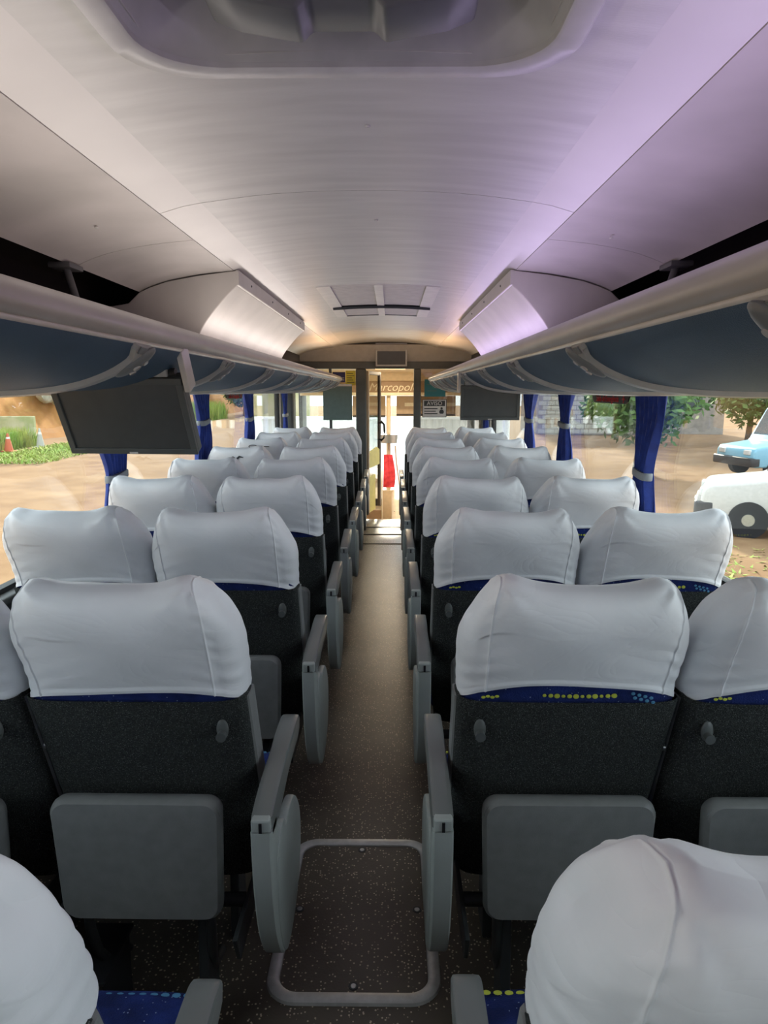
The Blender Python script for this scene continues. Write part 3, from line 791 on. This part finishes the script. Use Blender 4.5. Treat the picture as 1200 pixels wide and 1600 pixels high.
# ------------------------------------------------------------------ emergency exit labels on the window heads
def exit_label(label, side, y):
    t = thing('emergency_exit_label', label, 'sign', (side*1.112, y, 1.395), R(90)*(-side), group='emergency exit labels')
    MB().prism([(-.30, .048), (.30, .048), (.27, .010), (.24, .0), (-.24, .0), (-.27, .010)], 'y', -.003, .003, .001).build('plate', 'sign_black', t)
    text('lettering', 'Saída de Emergência', .043, 'sign_red', t, (-.03, -.0042, .021))
    mb = MB(); mb.box(.195, .235, -.005, -.003, .017, .025); mb.box(.211, .219, -.0051, -.0031, .005, .037); mb.build('arrow_mark', 'sign_red', t)
exit_label('red lettered emergency exit label on right window top', 1, 3.42)
exit_label('red lettered emergency exit label on left window between two curtains', -1, 5.35)

# ------------------------------------------------------------------ notices on the partition glass
def notice(name, label, cx, cz, w_, h_, m, y=YF-.006):
    t = thing(name, label, 'sign', (cx, y, cz-h_/2)); MB().box(-w_/2, w_/2, -.002, .002, 0, h_).build('sheet', m, t); return t
n_ = notice('yellow_notice', 'small yellow notice on the glass left of the doorway', -.39, 1.60, .11, .16, 'sign_yellow')
for k in range(5): MB().box(-.042, .042-.012*(k % 3), -.003, -.0018, .03+.024*k, .037+.024*k).build('print_line', 'brown_frame', n_)
n_ = notice('navy_notice', 'dark navy notice on the front glass beside the yellow one', -.52, 1.61, .14, .11, 'sign_navy')
for k in range(2): MB().box(-.05, .06, -.003, -.0018, .02+.022*k, .027+.022*k).build('print_line', 'sign_white', n_)
n_ = notice('teal_grey_notice', 'large teal grey notice on the glass left of the doorway', -.535, 1.335, .325, .40, 'sign_greyteal', YF-.034)
MB().box(-.16, .16, -.003, -.0018, .375, .398).build('header_strip', 'sign_white', n_)
n_ = notice('teal_notice', 'teal notice above the warning sign right of the doorway', .553, 1.49, .235, .19, 'sign_teal')
for k in range(2): MB().box(-.09, .07-.05*k, -.003, -.0018, .13-.07*k, .138-.07*k).build('print_line', 'sign_greyteal', n_)
n_ = notice('warning_sign', 'white AVISO warning sign on the glass right of the doorway', .55, 1.265, .27, .20, 'sign_white')
MB().box(-.118, .118, -.003, -.0018, .125, .185).build('header_strip', 'sign_dark', n_)
text('lettering', 'AVISO', .062, 'sign_white', n_, (0, -.0042, .154))
mb = MB()
for k in range(3): mb.box(-.115, .035-.02*(k % 2), -.003, -.0018, .035+.028*k, .046+.028*k)
mb.build('print_line', 'sign_dark', n_)
mb = MB(); mb.ball((.08, -.0022, .10), .013, .0012, .013, 12, 8); mb.box(.06, .10, -.003, -.0018, .04, .085, .0005); mb.box(.054, .106, -.0031, -.0019, .05, .072); mb.build('pictogram', 'sign_dark', n_)
mb = MB()
for a in ((-.135, .135, 0, .006), (-.135, .135, .194, .2)): mb.box(a[0], a[1], -.003, -.0018, a[2], a[3])
for a in ((-.135, -.129), (.129, .135)): mb.box(a[0], a[1], -.003, -.0018, 0, .2)
mb.build('border', 'sign_dark', n_)

# ------------------------------------------------------------------ floor hatch in the aisle
t = thing('floor_hatch', 'rounded access hatch with aluminium frame in the aisle floor', 'floor hatch', (-.022, 1.775, 0))
def ring_mesh(mb, x0, x1, y0, y1, r, wd, h_):
    rings = []
    for off, z in ((0, .0), (.002, h_*.7), (.007, h_), (wd-.007, h_), (wd-.002, h_*.7), (wd, .0)):
        rings.append(mb.ring([(x, y, z) for x, y in rrect(x0+off, x1-off, y0+off, y1-off, r-off*.9, 8)]))
    mb.skin(rings, True)
mb = MB(); ring_mesh(mb, -.218, .218, -.315, .315, .078, .034, .011); mb.build('hatch_frame', 'alu', t, True)
MB().prism(rrect(-.185, .185, -.282, .282, .048, 8), 'z', .0, .0045, .0012, 1).build('hatch_lid', 'floor_vinyl', t)
for x, y in ((.0, .262), (0, -.262), (-.166, .0), (.166, .0)):
    mb = MB(); mb.cyl((x, y, .004), (x, y, .0062), .013, .012, 20); l = mb.build('latch', 'dark_metal', t, True)
    mb = MB(); mb.cyl((x, y, .0062), (x, y, .0075), .0075, .006, 12); mb.build('latch_core', 'steel', l, True)

# ------------------------------------------------------------------ driver's cab
CZ = -.45
cb = thing('trim_1', None, None, kind='structure')         # cab shell
MB().box(-WX, WX, YF+.04, 10.6, CZ-.05, CZ).build('cab_floor', 'cab_tan', cb)
MB().box(-.42, .42, YF-.02, YF+.02, CZ, -.004).build('step_riser', 'cab_tan', cb)
MB().box(-.30, .42, YF+.02, YF+.38, CZ, CZ+.22).build('step', 'cab_tan', cb)
MB().box(-WX, WX, YF+.04, 10.75, 1.76, 1.80).build('cab_ceiling', 'cab_cream', cb)
mb = MB(); mb.prism([(9.3, 1.76), (9.75, 1.70), (9.85, 1.60), (9.87, 1.59), (10.4, 1.60), (10.4, 1.76)], 'x', -WX, WX); mb.build('header_moulding', 'cab_beige', cb)
MB().box(-WX, WX, 9.86, 10.4, 1.44, 1.59, .006).build('name_band', 'cab_wood', cb)
text('lettering', 'Marcopolo', .155, 'cab_cream', cb, (.09, 9.855, 1.508), shear=.35, ext=.003)
MB().box(-WX, WX, 9.84, 10.4, 1.395, 1.44, .01).build('lower_moulding', 'cab_cream', cb)
for s in (-1, 1):
    a, b = sorted((s*WX, s*(WX+.05)))
    MB().box(a, b, YF, 10.6, CZ, .55).build('cab_side_panel', 'cab_tan', cb)
    MB().box(a, b, YF, 8.25, .55, 1.8).build('cab_pillar', 'partition', cb)
    MB().box(a, b, 10.1, 10.6, .55, 1.8).build('cab_pillar', 'partition', cb)
    MB().box(a, b, YF, 10.6, 1.45, 1.8).build('cab_side_panel', 'cab_tan', cb)
MB().box(-WX, WX, 10.44, 10.56, CZ, .0, .01).build('front_panel', 'cab_beige', cb)
ws = thing('window_15', None, None, kind='structure')      # windscreen
MB().box(-1.18, -.01, 10.5, 10.506, .0, 1.42).build('pane', 'window_glass', ws)
MB().box(.07, 1.18, 10.5, 10.506, .0, 1.42).build('pane', 'window_glass', ws)
MB().box(-.01, .055, 10.47, 10.53, -.1, 1.42, .01).build('windscreen_pillar', 'cab_beige', ws)
t = thing('added_cab_lamp', 'added warm fill lamp under the cab ceiling beyond the doorway', 'lamp', (.05, 9.0, 1.735))  # added lamp, no known fitting; brightens the cab and front aisle floor
MB().box(-.22, .22, -.09, .09, 0, .022, .008).build('lamp_housing', 'cab_cream', t)
MB().box(-.19, .19, -.07, .07, -.006, .0, .002).build('added_glow_plate', 'added_orange_glow', t)
ld = bpy.data.lights.new('dome', 'AREA'); ld.shape = 'RECTANGLE'; ld.size = .38; ld.size_y = .14; ld.energy = 22; ld.color = (1, .80, .55)
lo = bpy.data.objects.new('added_cab_light', ld); col.objects.link(lo); lo.parent = t; lo.location = (0, 0, -.012)
# roller blinds pulled part way down
for x0, x1, zb, nm in ((-.50, -.02, 1.08, 'tan roller blind left of the windscreen post'), (.14, 1.0, 1.10, 'tan roller blind right of the windscreen post')):
    t = thing('sun_blind', nm, 'blind', ((x0+x1)/2, 10.38, zb), group='windscreen blinds')
    wd = (x1-x0)/2
    MB().box(-wd, wd, 0, .006, .03, 1.39-zb).build('blind_sheet', 'cab_tan', t)
    MB().box(-wd, wd, -.008, .014, .0, .03, .004).build('hem_bar', 'brown_frame', t)
    if x0 > 0: MB().box(-wd+.12, wd, -.003, .0, .14, .19).build('pale_stripe', 'cab_cream', t)
# dashboard
t = thing('dashboard', 'cream dashboard with dials beneath the windscreen', 'dashboard', (-.49, 9.9, CZ))
MB().prism([(-.25, .0), (.55, .0), (.55, .78), (.2, .80), (-.1, .72), (-.25, .45)], 'x', -.60, .43, .04, 3).build('console_body', 'cab_cream', t)
mb = MB(); mb.cyl((.26, -.13, .66), (.26, -.10, .72), .16, .15, 24); dl = mb.build('dial', 'sign_white', t, True)
MB().ball((.26, -.15, .70), .03, .02, .03, 12, 8).build('dial_hub', 'brown_frame', dl)
MB().box(.10, .42, -.27, -.24, .34, .44, .01).build('radio_slot', 'black', t)
MB().box(.08, .42, -.27, -.24, .12, .28, .01).build('locker_door', 'cab_wood', t)
t = thing('engine_cover', 'beige sloping engine cover on the cab floor right of the aisle', 'engine cover', (.40, 9.2, CZ))
MB().prism([(-.65, 0), (.6, 0), (.6, .55), (.1, .50), (-.55, .22)], 'x', -.33, .5, .05, 3).build('cover_shell', 'cab_beige', t)
MB().box(-.30, .45, -.2, -.185, .36, .372).build('cover_seam', 'brown_frame', t)
t = thing('air_fan', 'round metal fan drum on the windscreen post', 'fan', (.03, 9.95, .74))
mb = MB(); mb.cyl((0, 0, 0), (0, 0, .12), .115, .125, 28); mb.build('drum', 'steel', t, True)
mb = MB(); mb.cyl((0, 0, .12), (0, 0, .66), .028, .028, 12); mb.build('post', 'cab_beige', t, True)
mb = MB(); mb.cyl((0, 0, -.20), (0, 0, .0), .025, .02, 10); mb.build('stem', 'cab_tan', t, True)
t = thing('red_cloth', 'red cloth hanging below the fan drum', 'cloth', (.03, 9.86, .12))
mb = MB(); rings = []
for k in range(16):
    z = .46*k/15; w_ = .055 + .03*(1-k/15) - .03*max(0, .3-k/15)
    rings.append(mb.ring([(.01*math.sin(z*9) + x*(1+.15*math.sin(6*math.atan2(y, x)+z*6)), y*(1+.25*math.sin(5*math.atan2(y, x)+z*4)), z) for x, y in supere(w_, .025, 26, 2)]))
mb.skin(rings, True, True); mb.build('cloth_folds', 'red_cloth', t, True)
t = thing('wiper_rod', 'thin brown rod leaning right of the red cloth', 'rod', (.14, 9.9, .0))
mb = MB(); mb.tube([(-.02, 0, .70), (.0, .02, .45), (.05, .03, .1), (.06, .02, -.1)], .009, 8); mb.build('rod', 'cab_tan', t, True)

# ------------------------------------------------------------------ outside
GZ = -1.30
mb = MB(); nx, ny = 40, 60
vs = {}
for i in range(nx+1):
    for j in range(ny+1):
        x = -60 + 120*i/nx; y = -30 + 170*j/ny
        vs[i, j] = mb.bm.verts.new((x, y, GZ + (.05*math.sin(x*.7+y*.3)+.04*math.sin(y*.9-x*.4))*(1 if abs(x) > 3 else .2)))
for i in range(nx):
    for j in range(ny): mb.bm.faces.new((vs[i, j], vs[i+1, j], vs[i+1, j+1], vs[i, j+1]))
tag(mb.build('ground', 'dirt', None, True), kind='structure')
# earth bank on the left
mb = MB(); rings = []; rn = random.Random(5)
for j in range(90):
    y = -10 + 120*j/89; ring = []
    for k, (dx, z) in enumerate(((0, -.1), (-.5, .7), (-.9, 1.7), (-1.3, 2.8), (-1.8, 3.8), (-3.5, 4.6), (-9, 5.0), (-9, -.1))):
        f = 1 if 0 < k < 7 else 0
        ring.append((-20.5 + dx + f*(.35*math.sin(y*.5+k)+rn.uniform(-.2, .2)), y, GZ + z + f*(.3*math.sin(y*.21+k*.3)+rn.uniform(-.12, .12))))
    rings.append(mb.ring(ring))
mb.skin(rings, True, True)
bank_ = tag(mb.build('earth_bank', 'bank', None, True), 'tall orange earth bank beyond the left windows', 'bank')
t = MB(); t.ball((0, 0, 0), .55, 1.9, 1.0, 18, 12)
for v in t.bm.verts: v.co *= 1 + .12*math.sin(v.co.y*5+v.co.z*7)
rk_ = t.build('rock_outcrop', 'rock', bank_, True, 'grey rock outcrop'); rk_.location = (-21.2, 44.5, GZ+3.0)
# weeds
def grass_patch(label, n, x0, x1, y0, y1, h0, h1, name='weeds'):
    me = bpy.data.meshes.new(name); V = []; F = []
    for i in range(n):
        x = rn.uniform(x0, x1); y = rn.uniform(y0, y1); h_ = rn.uniform(h0, h1); a = rn.uniform(0, 6.28); w_ = rn.uniform(.02, .05); lx, ly = rn.uniform(-.25, .25), rn.uniform(-.25, .25)
        b = len(V); c, s_ = math.cos(a)*w_, math.sin(a)*w_
        V += [(x-c, y-s_, GZ-.02), (x+c, y+s_, GZ-.02), (x+c*.7+lx*.4, y+s_*.7+ly*.4, GZ+h_*.6), (x-c*.7+lx*.4, y-s_*.7+ly*.4, GZ+h_*.6), (x+lx, y+ly, GZ+h_)]
        F += [(b, b+1, b+2, b+3), (b+3, b+2, b+4)]
    me.from_pydata(V, [], F); return tag(link(name, me, 'grass'), label, 'grass', kind='stuff')
grass_patch('tall green weeds at the foot of the earth bank', 5000, -20.3, -18.1, 30, 36, .35, 1.1)
grass_patch('short grass strip on the dirt before the bank', 5000, -17.2, -13.5, 27, 46, .06, .22)
grass_patch('sparse grass on the dirt yard at right', 2500, 3, 8, 6, 12.2, .03, .10)
grass_patch('green brush along the far earth bank', 6000, -20.2, -17.0, 60, 74, .4, 2.0)
# traffic cones by the bank
def cone(label, x, y, h_, m):
    t = thing('traffic_cone', label, 'traffic cone', (x, y, GZ), group='cones by the bank')
    MB().box(-.25, .25, -.25, .25, 0, .05, .01).build('base', m, t)
    mb = MB(); mb.cyl((0, 0, .05), (0, 0, h_), .2, .04, 20); mb.build('cone_body', m, t, True)
    mb = MB(); mb.cyl((0, 0, h_*.62), (0, 0, h_*.8), .103, .076, 20); mb.build('reflective_band', 'sign_white', t, True)
cone('pale worn traffic cone in front of the earth bank', -17.55, 35.2, .95, 'concrete')
cone('dark traffic cone among the weeds', -17.75, 32.6, .85, 'cone')
t = MB(); t.box(-1.6, 1.6, -.1, .1, 0, 1.5, .01)
tag(t.build('concrete_slab', 'wall_stain'), 'pale mossy concrete slab standing behind the weeds', 'slab').location = (-20.0, 36.5, GZ)
# stained wall ahead left
t = thing('roadside_wall', 'pale stained roadside wall with a black swoosh at front left', 'wall', (-5.6, 30, GZ))
MB().box(-.2, 2.2, 0, .25, 0, 3.6).build('wall_slab', 'wall_stain', t)
mb = MB(); mb.tube([(.10, -.03, 3.02), (.20, -.03, 2.86), (.32, -.03, 2.95), (.50, -.03, 3.10)], [.03, .05, .04, .01], 8); mb.tube([(.04, -.03, 2.88), (.18, -.03, 2.72), (.34, -.03, 2.84), (.52, -.03, 3.0)], [.02, .04, .03, .01], 8)
mb.build('swoosh', 'black', t, True)
# white corrugated fence ahead of the windscreen
t = thing('corrugated_fence', 'bright white corrugated fence ahead of the windscreen', 'fence', (0, 20, GZ))
mb = MB(); n = 160; rings = []
for z in (0, 2.0):
    rings.append(mb.ring([(-4 + 7.4*i/n, .05*math.sin(i*math.pi/2.0), z) for i in range(n+1)]))
mb.skin(rings, False)
g_ = bmesh.ops.extrude_face_region(mb.bm, geom=mb.bm.faces[:])
for v in g_['geom']:
    if isinstance(v, bmesh.types.BMVert): v.co.y += .02
mb.build('corrugated_sheet', 'wall_white', t)
MB().box(-4, 3.4, -.06, .06, 1.98, 2.06).build('cap_rail', 'wall_white', t)
tag(MB().box(-5, 5, 10.9, 21, GZ+.02, GZ+.05).build('pavement', 'wall_white'), kind='structure')
# trees
def tree(label, x, y, h_, r, seed):
    rr = random.Random(seed)
    t = thing('tree', label, 'tree', (x, y, GZ), group='trees beyond the windows')
    mb = MB(); mb.tube([(0, 0, -.1), (.1, 0, h_*.3), (0, .1, h_*.6)], [.18, .14, .08], 8); mb.build('trunk', 'trunk', t, True)
    me = bpy.data.meshes.new('foliage'); V = []; F = []
    for i in range(2600):
        d = Vector((rr.gauss(0, 1), rr.gauss(0, 1), rr.gauss(0, 1))).normalized()*r*rr.uniform(.55, 1.05)
        lump = 1 + .25*math.sin(d.x*3+seed)*math.sin(d.y*3)*math.sin(d.z*3)
        c = Vector((0, 0, h_*.62)) + Vector((d.x, d.y, d.z*.8))*lump
        a = Vector((rr.gauss(0, 1), rr.gauss(0, 1), rr.gauss(0, 1))).normalized()*.16; b_ = a.orthogonal().normalized()*.09
        k = len(V); V += [c-a, c+b_, c+a, c-b_]; F.append((k, k+1, k+2, k+3))
    me.from_pydata([tuple(v) for v in V], [], F); q = link('foliage', me, 'leaf', t); q['kind'] = 'stuff'
for i, (x, y, h_, r) in enumerate(((8.6, 24.5, 4.2, 1.8), (14.5, 27.5, 5, 1.9), (21, 28, 6, 2.6), (13.0, 37, 5, 2.4), (18.6, 37, 5, 2.2))):
    tree(('bushy green tree right of the far curtain', 'green tree behind the blue van', 'green tree at the far right edge', 'green tree between grey house and yard', 'green tree far behind the white car')[i], x, y, h_, r, 40+i)
for i, (x, y, h_, r) in enumerate(((-17, 82, 4.5, 2.2), (-16, 92, 5, 2.5))):
    tree(('leafy tree beyond the left window past the weeds', 'leafy tree farther along the left bank')[i], x, y, h_, r, 60+i)
# cars
def car(name, label, x, y, rz, m, L_=4.4, W_=1.75, hood=1.0, top=1.75, plate=True):
    t = thing(name, label, 'car', (x, y, GZ+.03), rz)
    prof = [(0, .42), (.02, .85), (.12, .98), (1.15, 1.12), (1.75, top), (L_-.75, top), (L_-.05, 1.1), (L_, .5), (L_-.1, .35), (.1, .35)]
    mb = MB(); mb.prism(prof, 'y', -W_/2, W_/2, .07, 3); mb.build('body', m, t, True)
    win = [(1.30, 1.16), (1.82, top-.08), (L_-.85, top-.08), (L_-.30, 1.16)]
    for s in (-1, 1): MB().prism(win, 'y', min(s*W_/2, s*(W_/2+.012)), max(s*W_/2, s*(W_/2+.012))).build('side_window', 'car_glass', t)
    MB().prism([(1.17, 1.15), (1.70, top-.06), (1.72, top-.06), (1.20, 1.13)], 'y', -W_/2+.12, W_/2-.12).build('windscreen', 'car_glass', t)
    MB().box(-.10, .25, -W_/2-.01, W_/2+.01, .38, .66, .05, 3).build('bumper', 'black', t, True)
    if plate:
        MB().box(-.115, -.10, -.2, .2, .50, .62).build('number_plate', 'sign_white', t)
    for s in (-1, 1):
        MB().box(-.02, .12, s*.62-.16, s*.62+.16, .74, .90, .03).build('headlight', 'lamp_lens', t)
        for wx in (.85, L_-.9):
            mb = MB(); mb.cyl((wx, s*(W_/2-.20), .34), (wx, s*(W_/2+.02), .34), .35, .35, 28); wl_ = mb.build('wheel', 'tyre', t, True)
            mb = MB(); mb.cyl((wx, s*(W_/2+.015), .34), (wx, s*(W_/2+.03), .34), .12, .11, 20); mb.build('hubcap', 'steel', wl_, True)
    return t
car('parked_car', 'white parked car with dark bumper seen through the right window', 6.35, 14.2, R(-25), 'car_white')
car('parked_van', 'pale blue parked van beyond the white car', 11.2, 23.0, R(10), 'van_blue', 4.6, 1.9, 1.0, 2.2, False)
# grey brick house
t = thing('brick_house', 'grey brick house standing beyond the right windows', 'house', (9.5, 46, GZ))
MB().box(0, 12, 0, 6, 0, 4.6).build('wall', 'brick', t)
MB().prism([(-.4, 4.6), (12.4, 4.6), (6, 6.6)], 'y', -.4, 6.4).build('roof', 'trunk', t)
bm0 = None
for r_ in range(15):
    for c_ in range(14):
        zz = .1 + r_*.3; xx = .05 + c_*.55 + (.27 if r_ % 2 else 0)
        if bm0 is None:
            bm0 = MB().box(0, .50, -.03, 0, 0, .25).build('brick', 'concrete', t); o = bm0
        else: o = bm0.copy(); col.objects.link(o)
        o.location = (xx, 0, zz)
MB().box(8.5, 10.5, -.08, 0, 1.6, 3.2).build('window', 'car_glass', t)
